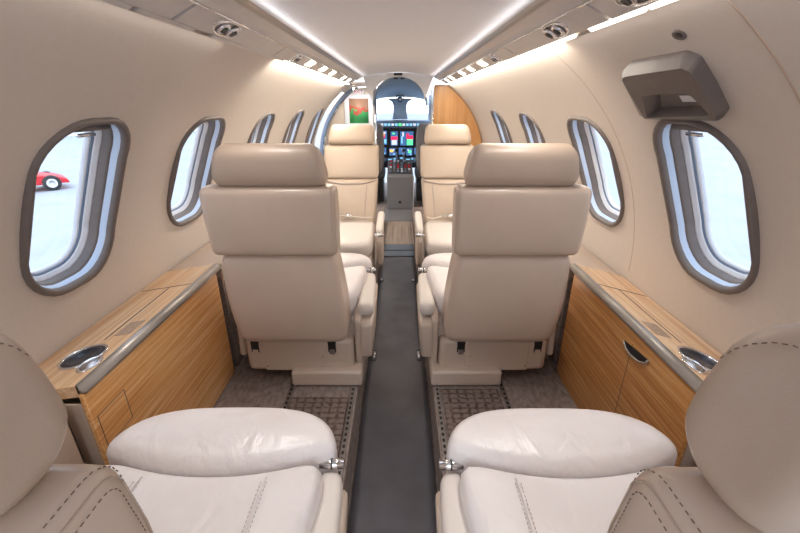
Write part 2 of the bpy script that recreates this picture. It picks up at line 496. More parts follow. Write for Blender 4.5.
# ------------------------------------------------------------------ floor
V, F = merge([
    box_vf(-.84, -.165, -.75, 4.64, -.03, 0), box_vf(.165, .84, -.75, 4.64, -.03, 0),
    box_vf(-.165, .165, -.75, 4.64, -.21, -.185), box_vf(-.172, -.163, -.75, 4.64, -.21, -.001), box_vf(.163, .172, -.75, 4.64, -.21, -.001),
    box_vf(-1.0, 1.0, 4.64, 7.2, -.24, -.185)])
o = mesh_obj('floor', V, F, 'carpet', None, False); o['kind'] = 'structure'
# aisle runner, softly rumpled
nx, ny = 12, 120; V = []; F = []
for j in range(ny + 1):
    y = -.7 + 4.15 * j / ny
    for i in range(nx + 1):
        x = -.155 + .31 * i / nx
        h = .0035 * math.sin(6 * y + 2 * math.sin(9 * x)) * math.cos(11 * x + 1.7 * y) + (.004 * math.exp(-((y - 2.5) / .02) ** 2) + .004 * math.exp(-((y - 2.62) / .02) ** 2)) * math.exp(-(x / .06) ** 2)
        V.append((x, y, -.178 + h + .05 * max(0, abs(x) - .135)))
for j in range(ny):
    for i in range(nx):
        q = j * (nx + 1) + i; F.append((q, q + 1, q + nx + 2, q + nx + 1))
o = mesh_obj('aisle_runner', V, F, 'runner'); sm = o.modifiers.new('t', 'SOLIDIFY'); sm.thickness = .004; sm.offset = -1
tag(o, 'long dark charcoal vinyl runner covering the cabin aisle', 'floor runner')
o = box('entry_runner', -.155, .155, 3.46, 3.78, -.183, -.165, 'runner_b'); tag(o, 'blue grey vinyl floor piece ahead of the charcoal aisle runner', 'floor mat')
V, F = box_vf(-.15, .15, 3.60, 3.612, -.166, -.160); mesh_obj('seam_strip', V, F, 'dgrey', o, False)
o = box('entry_mat', -.20, .20, 3.80, 4.63, -.184, -.168, 'matwood', bevel=.004); tag(o, 'light brown wood look mat on the floor before the cockpit', 'floor mat')
o = box('cockpit_mat', -.30, .34, 4.66, 5.23, -.184, -.172, 'mgrey'); tag(o, 'plain grey floor mat between brown entry mat and centre pedestal', 'floor mat')

o = box('foot_mat', -.43, -.195, .72, 1.335, .001, .014, 'plaid', bevel=.004); tag(o, 'dark brown plaid woven foot mat left of the aisle', 'floor mat', 'foot mats before the rear seats')
o = box('foot_mat', .20, .44, .72, 1.39, .001, .012, 'plaid', bevel=.004); tag(o, 'dark brown plaid woven foot mat right of the aisle', 'floor mat', 'foot mats before the rear seats')
# seat rails
for x, y0, lab in ((-.182, -.4, 'metal seat rail on the left floor close to the aisle'), (-.447, -.4, 'metal seat rail on the left floor near the side cabinet'),
                   (.180, -.4, 'metal seat rail on the right floor close to the aisle, its holes showing'), (.462, -.4, 'metal seat rail on the right floor near the side cabinet')):
    r_ = thing('seat_rail', lab, 'seat rail', (x, 0, 0), 0, 'seat rails')
    box('rail', -.010, .010, y0, 2.4, .0005, .006, 'steel', r_, .001)
    V, F = merge([box_vf(-.0045, .0045, y0 + .02 + i * .028, y0 + .034 + i * .028, .0055, .0068) for i in range(98)])
    mesh_obj('rail_slots', V, F, 'black', r_, False)

# oval latch plates in the runner
for x, y, lab in ((-.128, 1.90, 'steel oval latch plate in the runner by the left middle seat'), (.128, 1.90, 'steel oval latch plate in the runner by the right middle seat'),
                  (-.128, 2.93, 'round latch plate in the runner by the left forward seat'), (.128, 2.93, 'round latch plate in the runner by the right forward seat')):
    t = thing('latch_plate', lab, 'floor latch', (x, y, -.172))
    L = .055 if y < 2 else .035
    V, F = loft([[(a, b, z) for a, b in rrect(0, 0, .017 * s, L * s, .0165 * s, 6)] for s, z in ((1, -.002), (1, .003), (.75, .0045), (.7, .0015))])
    mesh_obj('rim', V, F, 'dgrey', t)
    V, F = loft([[(a, b, z) for a, b in rrect(0, 0, .009 * s, L * .6 * s, .0085 * s, 6)] for s, z in ((1, .001), (1, .006), (.8, .007))])
    mesh_obj('latch', V, F, 'chrome', t)

# ------------------------------------------------------------------ seats
def arc_prof(y0, y1, z0, z1, r, n=4, lean=0.0, bulge_b=0.0, bulge_f=0.0):
    """rounded rectangular (y,z) profile, leaning back by lean per metre, bulged back and front"""
    pts = rrect((y0 + y1) / 2, (z0 + z1) / 2, (y1 - y0) / 2, (z1 - z0) / 2, r, n)
    # subdivide straight long edges
    out = []
    for i, p in enumerate(pts):
        q = pts[(i + 1) % len(pts)]; d = math.dist(p, q); k = max(1, int(d / .05))
        for j in range(k):
            out.append((p[0] + (q[0] - p[0]) * j / k, p[1] + (q[1] - p[1]) * j / k))
    res = []
    for y, z in out:
        u = (z - z0) / (z1 - z0); t = (y - y0) / (y1 - y0)
        y += (-bulge_b * (1 - t) + bulge_f * t) * math.sin(PI * max(0, min(1, u)))
        res.append((y - lean * (z - .2), z))
    return res

def shrink(outline, d):
    xs = [p[0] for p in outline]; ys = [p[1] for p in outline]
    cx, cy = (min(xs) + max(xs)) / 2, (min(ys) + max(ys)) / 2; hx_, hy_ = (max(xs) - min(xs)) / 2, (max(ys) - min(ys)) / 2
    return [(cx + (x - cx) * (hx_ - d) / hx_, cy + (y - cy) * (hy_ - d) / hy_) for x, y in outline]

def plan_cushion(name, outline, z0, z1, mat, parent, r=.03, crown=.02, sub=1, zf=None, fn=None):
    secs = []
    H = z1 - z0
    st = [(z0, r * .5), (z0 + .012, .0)]
    n = 5
    st.append((z1 - r, 0))
    for i in range(1, n + 1):
        a = i / n * PI / 2
        st.append((z1 - r + r * math.sin(a), r * (1 - math.cos(a))))
    secs = [[(x, y, z) for x, y in (fn or inset)(outline, d)] for z, d in st]
    base = (fn or inset)(outline, r)
    cx = sum(p[0] for p in base) / len(base); cy = sum(p[1] for p in base) / len(base)
    for k in (.82, .6, .35, .1):
        secs.append([(cx + (x - cx) * k, cy + (y - cy) * k, z1 + crown * (1 - k * k)) for x, y in base])
    if zf: secs = [[zf(*p) for p in s] for s in secs]
    V, F = loft(secs)
    return mesh_obj(name, V, F, mat, parent, True, sub)

LEAN = .06
def build_seat():
    """seat of the left row, facing +y ; origin on the floor under the back's rear face"""
    t = thing('cabin_seat', '', 'seat')
    # --- headrest
    def hx(x, y, z):
        u = max(0, min(1, (z - .895) / .125)); return (.010 + x * (1 - .15 * u * u), y, z)
    pr = arc_prof(-.005, .098, .880, 1.024, .045, 5, LEAN, .006, .01)
    hr = pad('headrest', pr, -.190, .190, 'lea_d', t, .028, hx, 1)
    # stitch line round each end of the headrest and of the back pads
    def end_stitch(prof, hw, er, ang, parent, nm='stitching', xf=None, mat='thread'):
        a = math.radians(ang); q = inset(prof, er * (1 - math.sin(a)) - .0002)
        zl = min(b_ for a_, b_ in q) + .04; k0 = min(range(len(q)), key=lambda i_: q[i_][1] + (0 if q[i_][0] > 0 else .01)); q = q[k0:] + q[:k0]
        q = [p_ for p_ in q if p_[1] > zl]; x = hw - er * (1 - math.cos(a)) + .0002
        pts = [(x, a, b) for a, b in q]
        if xf: pts = [xf(*p) for p in pts]
        V, F = stitches(pts); return mesh_obj(nm, V, F, mat, parent)
    end_stitch(pr, .19, .028, 30, hr, xf=hx)
    # --- shoulder bolster
    def bx(x, y, z):
        u = max(0, min(1, (z - .63) / .26)); return (x * (1 + .02 * u), y, z)
    pr2 = arc_prof(-.012, .085, .632, .886, .028, 4, LEAN, .008, .012)
    bo = pad('shoulder_pad', pr2, -.226, .226, 'lea', t, .022, bx, 1)
    end_stitch(pr2, .226, .022, 62, bo, xf=bx)
    end_stitch(pr2, .226, .022, 8, bo, xf=bx)
    q_ = inset(pr2, .022 * (1 - math.sin(math.radians(32)))); q_ = q_ + [q_[0]]
    V, F = tube([bx(.226 - .022 * (1 - math.cos(math.radians(32))), a_, b_) for a_, b_ in q_], .0011, 6); mesh_obj('seam_piping', V, F, 'lea_d', bo)
    # --- lower shell of the back, waisted
    def sx(x, y, z):
        u = (z - .22) / .41
        w = .975 - .12 * max(0, (.2 - u) / .2) ** 2 + .055 * math.sin(PI * min(1, max(0, u)) ** .7)
        return (x * w + .026 * (1 - u), y, z)
    pr3 = arc_prof(.0, .15, .232, .640, .05, 4, LEAN, .016, .012)
    sh = pad('back_shell', pr3, -.218, .218, 'lea', t, .035, sx, 1)
    # side wing of the back, towards the aisle
    # --- lower housing with slots and screws
    ho = box('base_housing', -.215, .250, .075, .42, .055, .215, 'shell', t, .022)
    box('cover_plate', -.135, .130, .070, .080, .062, .208, 'shell', t, .003)
    for x in (-.172, .158):
        box('latch_slot', x - .018, x + .018, .0735, .090, .150, .205, 'black', t, .004)
        box('latch_tab', x - .012, x + .012, .071, .078, .142, .166, 'steel' if x > 0 else 'shell', t, .002)
    for x, z in ((-.125, .085), (.117, .135), (.117, .082)):
        V, F = loft([[(x + .004 * s * math.cos(q), y, z + .004 * s * math.sin(q)) for q in [2 * PI * i / 10 for i in range(10)]] for s, y in ((1, .071), (1, .0685), (.6, .0675))])
        mesh_obj('screw', V, F, 'chrome', t)
    # plinth under the housing
    box('plinth', -.02, .285, .035, .50, .001, .078, 'shell', t, .012)
    # side panel towards the aisle
    V, F = loft([[(x, y, z) for y, z in ((.10, .06), (.50, .06), (.56, .12), (.56, .30), (.48, .335), (.12, .335), (.08, .30))] for x in (.255, .287)])
    mesh_obj('side_panel', V, F, 'shell', t, True, 0, .012)
    V, F = loft([[(x, y, z) for y, z in ((.12, .10), (.50, .10), (.54, .14), (.54, .30), (.14, .30))] for x in (-.265, -.235)])
    mesh_obj('side_panel', V, F, 'shell', t, True, 0, .012)
    box('seat_pan', -.225, .275, .12, .60, .19, .30, 'shell', t, .02)
    # --- armrest towards the aisle : pad plus curved drop panel
    secs = []
    for i in range(9):
        a = i / 8; y = .09 + .40 * a
        w = .036 * (1 - .22 * a ** 3); z1 = .372 - .016 * a; hh = .03
        secs.append([(.306 - .008 * a + x, y, z1 - hh + z) for x, z in rrect(0, 0, w, hh, .02, 3)])
    V, F = loft(secs); ar = mesh_obj('armrest', V, F, 'shell_l', t, True, 1)
    secs = []
    for i in range(9):
        a = i / 8; z = .31 - .215 * a
        y0 = .07 + .03 * a * a; y1 = .485 - .10 * a * a
        secs.append([(.310 - .012 * a + x, y, z) for x, y in rrect(0, (y0 + y1) / 2, .030, (y1 - y0) / 2, .02, 3)])
    V, F = loft(secs); mesh_obj('arm_panel', V, F, 'shell', t, True, 1)
    # chrome hinge at the armrest's front
    V, F = tube([(.272, .492, .362), (.328, .492, .362)], .012, 12); hg = mesh_obj('arm_hinge', V, F, 'chrome', t)
    V, F = tube([(.298, .492, .362), (.302, .492, .362)], .0128, 12); mesh_obj('hinge_ring', V, F, 'dgrey', hg)
    # --- seat cushion : back pad plus front roll
    def zf(x, y, z): return (x, y, z + .012 * ((x - .036) / .26) ** 2)
    xl, xr = -.230, .296
    yb = lambda x: .495 - .045 * (1 - ((x - .036) / .266) ** 2)      # seam curve
    main = [(xl, .14), (xl, .25), (xl, .36), (xl + .002, .44)]
    m = 10
    main = [(xl, .465), (xl, .36), (xl, .25), (xl, .14)] + [(xl + (xr - xl) * i / 6, .10) for i in range(1, 6)] + [(xr - .028, .14), (xr - .022, .25), (xr - .010, .36), (xr, .465)] + \
           [(xr - (xr - xl) * i / m, yb(xr - (xr - xl) * i / m) - .006) for i in range(1, m)]
    cu = plan_cushion('seat_cushion', main, .27, .395, 'lea_l', t, .032, .006, 1, zf)
    # front roll: plan outline with big rounded front
    fr = [(xr - (xr - xl) * i / m, yb(xr - (xr - xl) * i / m) - .004) for i in range(0, m + 1)]
    arc = []
    for i in range(1, 24):
        a = PI - PI * i / 24
        ca, sa = math.cos(a), math.sin(a)
        sq = lambda v, p: math.copysign(abs(v) ** p, v)
        arc.append((.036 + .277 * sq(ca, .72), .472 + .185 * sq(sa, .80)))
    roll = fr + arc
    ro = plan_cushion('thigh_roll', roll, .235, .408, 'lea_l', t, .045, .012, 1, zf, shrink)
    # seams running back on the cushion
    for x0_, x1_ in ((-.10, -.10), (.17, .17)):
        zt = lambda y: .4000 + .012 * ((x0_ - .036) / .26) ** 2
        V, F = tube([(x0_, .13 + .295 * i / 12, zt(0) + .0012 - (.006 if i in (12,) else 0)) for i in range(13)], .0022, 6)
        mesh_obj('seam_piping', V, F, 'lea_l', cu)
        for dx in (-.006, .006):
            V, F = stitches([(x0_ + dx, .13 + .0285 * i, zt(0) + .0008) for i in range(11)], .005, .004, .0007)
            mesh_obj('stitching', V, F, 'thread_l', cu)
    # edge seam on aisle side of the roll
    return t

seatL = build_seat()
seatL['label'] = 'cream leather seat left of the aisle with its back to us, whole back showing'; seatL['group'] = 'cabin seats facing forward'
seatL.location = (-.430, 1.38, 0)
seatR = mirror_tree(seatL); seatR.location = (.440, 1.38, 0)
seatR['label'] = 'cream leather seat right of the aisle with its back to us, whole back showing'
rearL = dup(seatL); rearL.location = (-.440, .203, 0)
rearL['label'] = 'nearest leather seat at the lower left, headrest cut off by the left picture edge'
rearR = dup(seatR); rearR.location = (.440, .200, 0)
rearR['label'] = 'nearest leather seat at the lower right, headrest cut off by the right picture edge'

def build_forward_seat():
    """aft-facing seat of the forward pair; local +y is its front, origin on the floor at the seat/back junction"""
    t = thing('forward_cabin_seat', '', 'seat')
    LB = .36 / .66
    def lean(y, z): return (y - LB * (z - .33), z)
    def prof(y0, y1, z0, z1, r, bf=.01):
        pts = arc_prof(y0, y1, z0, z1, r, 4, 0, .004, bf); return [lean(*p) for p in pts]
    def hx(x, y, z):
        u = max(0, min(1, (z - .85) / .14)); return (x * (1 - .10 * u * u), y, z)
    pad('headrest', prof(-.12, .01, .845, .99, .05), -.178, .178, 'lea_f', t, .03, hx, 1)
    pad('shoulder_pad', prof(-.14, .0, .61, .845, .03), -.208, .208, 'lea_f', t, .03, None, 1)
    # scalloped lower edge of the shoulder pad
    pts = []
    for i in range(25):
        x = -.205 + .41 * i / 24; z = .615 - .035 * math.sin(PI * i / 24) ** .7 if 0 < i < 24 else .615
        y, zz = lean(.010, z); pts.append((x, y, zz))
    V, F = tube(pts, .006, 6); mesh_obj('scalloped_seam', V, F, 'thread_l', t)
    def wx(x, y, z):
        u = max(0, min(1, (z - .30) / .31)); return (x * (.90 + .10 * u), y, z)
    lp = pad('lumbar_pad', prof(-.14, .004, .30, .612, .03, .02), -.205, .205, 'lea_f', t, .03, wx, 1)
    for sgn in (-1, 1):
        pts = []
        for i in range(10):
            z = .33 + .25 * i / 9; y, zz = lean(.0045 + .02 * math.sin(PI * (z - .30) / .312), z); pts.append((sgn * (.105 + .02 * i / 9), y, zz))
        V, F = tube(pts, .003, 6); mesh_obj('seam_piping', V, F, 'thread_l', lp)
    out = [(-.20, .40), (-.20, .25), (-.20, .10), (-.19, .0), (0, -.02), (.19, 0), (.20, .10), (.20, .25), (.20, .40), (.19, .48), (.15, .53), (.08, .55), (0, .555), (-.08, .55), (-.15, .53), (-.19, .48)]
    plan_cushion('seat_cushion', out, .225, .345, 'shell_l', t, .04, .012, 1)
    box('base_housing', -.185, .185, .06, .46, .045, .225, 'shell', t, .02)
    box('front_panel', -.10, .10, .455, .468, .06, .215, 'shell', t, .004)
    box('plinth', -.15, .15, .02, .40, .001, .06, 'shell', t, .01)
    # armrests
    for sgn in (-1, 1):
        secs = []
        for i in range(7):
            a = i / 6
            secs.append([(sgn * (.236) + x, -.02 + .42 * a, .385 - .02 * a + z) for x, z in rrect(0, 0, .026 * (1 - .2 * a ** 3), .026, .018, 3)])
        V, F = loft(secs); mesh_obj('armrest', V, F, 'shell_l', t, True, 1)
        V, F = loft([[(sgn * .236 + x, y, z) for y, z in ((-.0, .36), (.38, .345), (.40, .30), (.34, .12), (.24, .06), (.06, .06), (.0, .15))] for x in (-.016, .016)])
        mesh_obj('arm_panel', V, F, 'shell', t, True, 0, .01)
        V, F = tube([(sgn * .236 - .03, .405, .352), (sgn * .236 + .03, .405, .352)], .011, 10); mesh_obj('arm_hinge', V, F, 'chrome', t)
    return t

def belt(name, cx, cy, lab):
    t = thing('seat_belt', lab, 'seat belt', (cx, cy, .36), PI)
    secs = []
    for i in range(17):
        a = i / 16; x = -.17 + .34 * a
        secs.append([(x, .03 + .03 * math.sin(a * 9) + yy, .010 + .010 * abs(math.sin(a * 7)) + zz) for yy, zz in ((-.018, 0), (.018, .006), (.018, .009), (-.018, .003))])
    V, F = loft(secs); mesh_obj('webbing', V, F, 'shell_l', t, True)
    box('buckle', -.03, .025, .012, .058, .022, .042, 'chrome', t, .005)
    box('buckle_tongue', .025, .065, .02, .05, .024, .034, 'steel', t, .003)

fL = build_forward_seat(); fL.location = (-.352, 2.88, 0); fL.rotation_euler = (0, 0, PI)
tag(fL, 'cream forward seat facing us on the left, beyond the middle seat', group='forward seats facing aft')
fR = dup(fL); fR.location = (.387, 2.88, 0); fR.rotation_euler = (0, 0, PI)
tag(fR, 'cream forward seat facing us on the right, beside the wooden bulkhead panel')
belt('belt', -.352, 2.85, 'pale lap belt with metal buckle lying on the left forward seat')
belt('belt', .387, 2.85, 'pale lap belt with metal buckle lying on the right forward seat')

# ------------------------------------------------------------------ side ledges and cabinets
def ledge(side, nm):
    s = side
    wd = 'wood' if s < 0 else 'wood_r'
    xw = lambda z: math.sqrt(R * R - (z - ZC) ** 2) - .004
    t = thing('side_ledge', 'long wood veneer armrest ledge with a cup holder under the %s windows' % nm, 'ledge', (0, 0, 0))
    y0, y1 = .775, 1.56
    zo = .487 if s < 0 else .465
    tz = lambda x: .522 + (zo - .522) * (x - .752) / (.966 - .752)
    V, F = loft([[(s * x, y, z) for x, z in ((.752, .522), (.966, zo), (.966, zo - .03), (.752, .49))] for y in (y0, y1)])
    mesh_obj('ledge_top', V, F, 'wood_top', t, False)
    # rounded satin nosing
    pr = [(.757, .5235), (.748, .522), (.740, .517), (.735, .509), (.734, .501), (.757, .499)]
    V, F = loft([[(s * (x + .004 * 0), y, z) for x, z in pr] for y in (y0, y1)])
    mesh_obj('nosing', V, F, 'satin', t, True, 0)
    # joint and lid lines
    before = set(bpy.data.objects)
    for yy in (1.36,):
        V, F = box_vf(min(s * .757, s * .955), max(s * .757, s * .955), yy - .0012, yy + .0012, .5215, .5232); mesh_obj('lid_joint', V, F, 'dgrey', t, False)
    V, F = box_vf(min(s * .842, s * .8445), max(s * .842, s * .8445), 1.0, 1.355, .5215, .5232); mesh_obj('lid_joint', V, F, 'dgrey', t, False)
    # perforated grille
    gx, gy = .80, 1.055
    parts = [box_vf(s * gx + dx * .0075 - .0024, s * gx + dx * .0075 + .0024, gy + dy * .0075 - .0024, gy + dy * .0075 + .0024, .5215, .5236) for dx in range(-3, 4) for dy in range(-5, 6)]
    V, F = merge(parts); gr_ = mesh_obj('speaker_grille', V, F, 'lea_d', t, False)
    # cup holder : chrome keyhole bezel, dark bowl, small oval dish
    cx, cy = s * .842, .915
    ell = lambda ax, ay, z, ox=0, oy=0: [(cx + ox + ax * math.cos(q), cy + oy + ay * math.sin(q), z) for q in [2 * PI * i / 32 for i in range(32)]]
    V, F = loft([ell(.058, .058, .522), ell(.058, .058, .526), ell(.055, .055, .5275), ell(.052, .052, .526), ell(.051, .051, .5235)], cap=False)
    ch = mesh_obj('cup_holder', V, F, 'chrome', t)
    V, F = loft([ell(.0515, .0515, .5232), ell(.0515, .0515, .5238), ell(.040, .040, .5232), ell(.01, .01, .5230)]); mesh_obj('cup_bowl', V, F, 'glass_dark', ch)
    ox, oy = -s * .053, -.046
    V, F = loft([ell(.027, .036, .522, ox, oy), ell(.027, .036, .526, ox, oy), ell(.024, .033, .5275, ox, oy), ell(.020, .028, .525, ox, oy)], cap=False)
    sc_ = mesh_obj('switch_bezel', V, F, 'chrome', t)
    V, F = loft([ell(.021, .029, .524, ox, oy), ell(.016, .022, .526, ox, oy), ell(.010, .014, .528, ox, oy), ell(.004, .005, .529, ox, oy)]); mesh_obj('switch_cap', V, F, 'steel' , sc_)
    for o_ in set(bpy.data.objects) - before:
        for v_ in o_.data.vertices: v_.co.z += tz(abs(v_.co.x)) - .522
    # leather covered continuation forward
    q = thing('side_ledge', 'grey leather covered ledge running forward along the %s wall from the veneer ledge' % nm, 'ledge')
    V, F = loft([[(s * x, y, z) for x, z in ((.735, .520), (.962, zo), (.955, .42), (.735, .44))] for y in (y1 + .003, 2.2)])
    mesh_obj('ledge_pad', V, F, 'lea_d', q, True, 0, .008)
    V, F = loft([[(s * x, y, z) for x, z in ((.742, .455), (.79, .455), (.79, .002), (.742, .002))] for y in (y1 + .003, 2.2)])
    mesh_obj('ledge_skirt', V, F, 'carpet', q, False)
    # cabinet front under the ledge
    c = thing('side_cabinet', ('golden' if s < 0 else 'amber') + ' wood veneer side cabinet beneath the %s window ledge' % nm, 'cabinet')
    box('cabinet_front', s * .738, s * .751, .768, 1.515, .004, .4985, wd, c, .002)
    box('cabinet_end', s * .752, s * .80, .768, .774, .004, .472, 'lea_d', c, .002)
    box('cabinet_back', s * .752, s * .77, .775, 1.50, .004, .44, 'dgrey', c, .0)
    if s < 0:
        # flush access door : dark joint frame, veneer leaf with a finger slot
        d = box('access_door', s * .7372, s * .739, .785, .885, .325, .420, wd, c, .001)
        fr_ = merge([box_vf(-.7376, -.7368, .783, .785, .323, .422), box_vf(-.7376, -.7368, .885, .887, .323, .422), box_vf(-.7376, -.7368, .783, .887, .420, .422), box_vf(-.7376, -.7368, .783, .887, .323, .325)])
        mesh_obj('door_joint', *fr_, 'thread', d, False)
    else:
        for yy in (1.05,):
            V, F = box_vf(.7368, .7376, yy - .001, yy + .001, .01, .46); mesh_obj('door_joint', V, F, 'thread', c, False)
        V, F = loft([[(x, y, z) for y, z in ((.962, .462), (1.092, .446), (1.075, .430), (1.045, .424), (1.0, .430), (.972, .444))] for x in (.7345, .7392)])
        pull = mesh_obj('finger_pull', V, F, 'black', c, False)
        V, F = tube([(.7345, y, z) for y, z in ((.962, .462), (.972, .444), (1.0, .430), (1.045, .424), (1.075, .430), (1.092, .446))], .0035, 8)
        mesh_obj('pull_rim', V, F, 'satin', pull)
    return t
ledge(-1, 'left'); ledge(1, 'right')
# lower side wall trim behind the seats
for s, k in ((-1, 'left'), (1, 'right')):
    V, F = loft([[(s * x, y, z) for x, z in ((.775, .003), (.835, .003), (.955, .47), (.775, .47))] for y in (-.74, .742)])
    o = mesh_obj('baseboard_' + k, V, F, 'lea_d', None, False); o['kind'] = 'structure'

# ------------------------------------------------------------------ emergency exit handle cover and speaker on the right wall
t = thing('exit_handle_cover', 'taupe moulded handle cover above the nearest right window', 'handle cover')
def Q(y, th, d): return P(1, y, th, -d)
oc = [(1.285, 39.5), (1.225, 48.95), (1.15, 50.6), (.936, 50.6), (.911, 49.4), (.918, 45.5), (.926, 41.1), (.965, 39.4)]
def ring(pts, k, d, cy=1.10, ct=44.8): return [Q(cy + (y - cy) * k, ct + (th - ct) * k, d(y, th) if callable(d) else d) for y, th in pts]
face = [(1.21, 40.3), (1.186, 48.8), (1.16, 49.4), (.925, 49.8), (.910, 49.0), (.913, 45.5), (.918, 41.6), (.934, 40.8)]
V, F = loft([ring(oc, 1, .0), ring(oc, 1, .010), [Q(y, th, .034) for y, th in face]], cap=False)
mesh_obj('cover_body', V, F, 'taupe', t, True, 0, .006)
rec = [(1.196, 40.6), (1.146, 45.2), (1.10, 45.4), (.975, 45.6), (.957, 45.0), (.945, 43.5), (.937, 42.0), (.946, 41.4)]
V, F = loft([[Q(y, th, .034) for y, th in face], [Q(y, th, .035) for y, th in rec]], cap=False)
mesh_obj('cover_face', V, F, 'taupe', t, False)
V, F = loft([[Q(y, th, .035) for y, th in rec], [Q(1.04 + (y - 1.04) * .80, 42.6 + (th - 42.6) * .72, .004) for y, th in rec]], cap=False)
n8 = len(V) - 8
F.append(tuple(range(n8, n8 + 8)))
mesh_obj('handle_recess', V, F, 'taupe', t, False)
V, F = loft([[Q(1.0 + a, 43.2 + b,   .009 + d) for a, b in ((-.03, -.55), (.05, -.55), (.05, .55), (-.03, .55))] for d in (0, .001)])
mesh_obj('placard', V, F, 'white', t, False)
# oval speaker / lamp above
t = thing('wall_nozzle', 'small dark oval air nozzle on the right wall above the handle cover', 'air nozzle')
ov = lambda s_, d: [Q(.922 + .019 * s_ * math.cos(q), 53.1 + .8 * s_ * math.sin(q), d) for q in [2 * PI * i / 20 for i in range(20)]]
V, F = loft([ov(1.0, 0), ov(1.0, .002), ov(.8, .004), ov(.6, .002)]); mesh_obj('nozzle_ring', V, F, 'taupe', t)
V, F = loft([ov(.55, .0022), ov(.45, .0028), ov(.2, .003)]); mesh_obj('nozzle_core', V, F, 'black', t)

# ------------------------------------------------------------------ forward bulkhead, cabinet, entry
def circ_x(z, r=R): return math.sqrt(max(0, r * r - (z - ZC) ** 2))
# right wardrobe cabinet with veneered aft face following the hoop
fr_ = [(.372, -.18), (.372, 1.28)] + [(.42 + (.44) * 0, 1.30)]
zs = [1.30 - 1.48 * i / 24 for i in range(25)]
sec = [(.385, -.18), (.385, 1.315)] + [(circ_x(1.315 - (1.315 + .0) * i / 24) - .006, 1.315 - 1.315 * i / 24) for i in range(25)] + [(.80, -.18)]
t = thing('wardrobe_cabinet', 'tall cabinet with golden veneered face behind the right forward seat', 'cabinet')
V, F = loft([[(x, y, z) for x, z in sec] for y in (4.665, 4.68)]); mesh_obj('veneer_face', V, F, 'wood_b', t, False)
V, F = loft([[(x + (.03 if i < 2 else -.03), y, z) for i, (x, z) in enumerate(sec)] for y in (4.681, 5.6)]); mesh_obj('cabinet_body', V, F, 'beige', t, False)
V, F = loft([[(x, y, z) for x, y in rrect(.375, 4.68, .012, .03, .011, 4)] for z in (-.17, 1.30)]); mesh_obj('corner_post', V, F, 'chrome', t)
V, F = loft([[(x, y, z) for x, y in rrect(.38, 4.95, .012, .04, .011, 4)] for z in (-.17, 1.28)]); mesh_obj('corner_post', V, F, 'satin', t)
V, F = tube([(.385, 4.66, 1.317), (.45, 4.66, 1.318), (.50, 4.66, 1.318)], .006, 6); mesh_obj('top_bead', V, F, 'white', t)

# header over the cockpit way : hoop segment with arch cut out
arch = [(.285 * math.cos(a), 1.165 + .235 * math.sin(a)) for a in [PI * i / 24 for i in range(25)]]
outer = [(.40 * math.cos(a) if 0 else .372 * math.cos(a), 1.395 + .042 * math.sin(a)) for a in [PI * i / 24 for i in range(25)]]
V, F = loft([[(x, y, z) for x, z in outer] for y in (4.645, 4.70)] , cap=False, close=False)
V2, F2 = loft([[(a[0], 4.645, a[1]) for a in outer], [(a[0], 4.66, a[1]) for a in arch], [(a[0], 4.72, a[1]) for a in arch], [(a[0], 4.76, a[1]) for a in outer]], cap=False, close=False)
o = mesh_obj('trim_4', V2, F2, 'ceiling', None, False); o['kind'] = 'structure'
o = box('header_vent', -.045, .045, 4.628, 4.642, 1.408, 1.430, 'black', None, .003)
o.location.z = 0; tag(o, 'small dark vent slot in the ceiling header above the cockpit', 'vent')
for i in range(0): pass
V, F = loft([[(x, y, z) for x, z in ((-.86, 1.22), (-.80, 1.30), (-.55, 1.335), (-.25, 1.335), (-.25, 1.35), (-.56, 1.35), (-.86, 1.31))] for y in (4.70, 5.72)])
o = mesh_obj('ceiling_entry', V, F, 'beige', None, False); o['kind'] = 'structure'; o.name = 'ceiling.entry'
# left partition with picture
sec = [(-.30, -.18), (-.30, 1.34)] + [(-circ_x(1.31 - 1.31 * i / 24) + .004, 1.31 - 1.31 * i / 24) for i in range(25)] + [(-.80, -.18)]
V, F = loft([[(x, y, z) for x, z in sec] for y in (5.60, 5.64)]); o = mesh_obj('wall_front', V, F, 'beige', None, False); o['kind'] = 'structure'
V, F = loft([[(x, y, z) for x, y in rrect(-.30, 5.59, .016, .04, .014, 4)] for z in (-.17, 1.34)]); o = mesh_obj('trim_5', V, F, 'chrome'); o['kind'] = 'structure'

t = thing('framed_picture', 'small white framed red and green picture on the left cockpit partition', 'picture', (-.515, 5.59, 1.04))
v = [box_vf(-.185, .185, -.012, 0, -.20, -.15), box_vf(-.185, .185, -.012, 0, .15, .20), box_vf(-.185, -.125, -.012, 0, -.15, .15), box_vf(.125, .185, -.012, 0, -.15, .15)]
mesh_obj('picture_frame', *merge(v), 'white', t, False)
box('print', -.127, .127, -.006, 0, -.152, .152, 'art', t, 0)
t = thing('exit_sign', 'small white EXIT sign with red letters above the framed picture', 'sign', (-.51, 5.585, 1.272))
box('sign_plate', -.07, .07, -.01, 0, -.026, .026, 'white', t, .002)
cu = bpy.data.curves.new('EXIT', 'FONT'); cu.body = 'EXIT'; cu.size = .055; cu.align_x = 'CENTER'; cu.align_y = 'CENTER'; cu.extrude = .001
to = bpy.data.objects.new('tmp', cu); COL.objects.link(to); bpy.context.view_layer.update()
me = bpy.data.meshes.new_from_object(to.evaluated_get(bpy.context.evaluated_depsgraph_get())); bpy.data.objects.remove(to)
me.materials.clear(); me.materials.append(M['red'])
lo = bpy.data.objects.new('lettering', me); COL.objects.link(lo); lo.parent = t; lo.location = (0, -.0125, 0); lo.rotation_euler = (PI / 2, 0, 0)

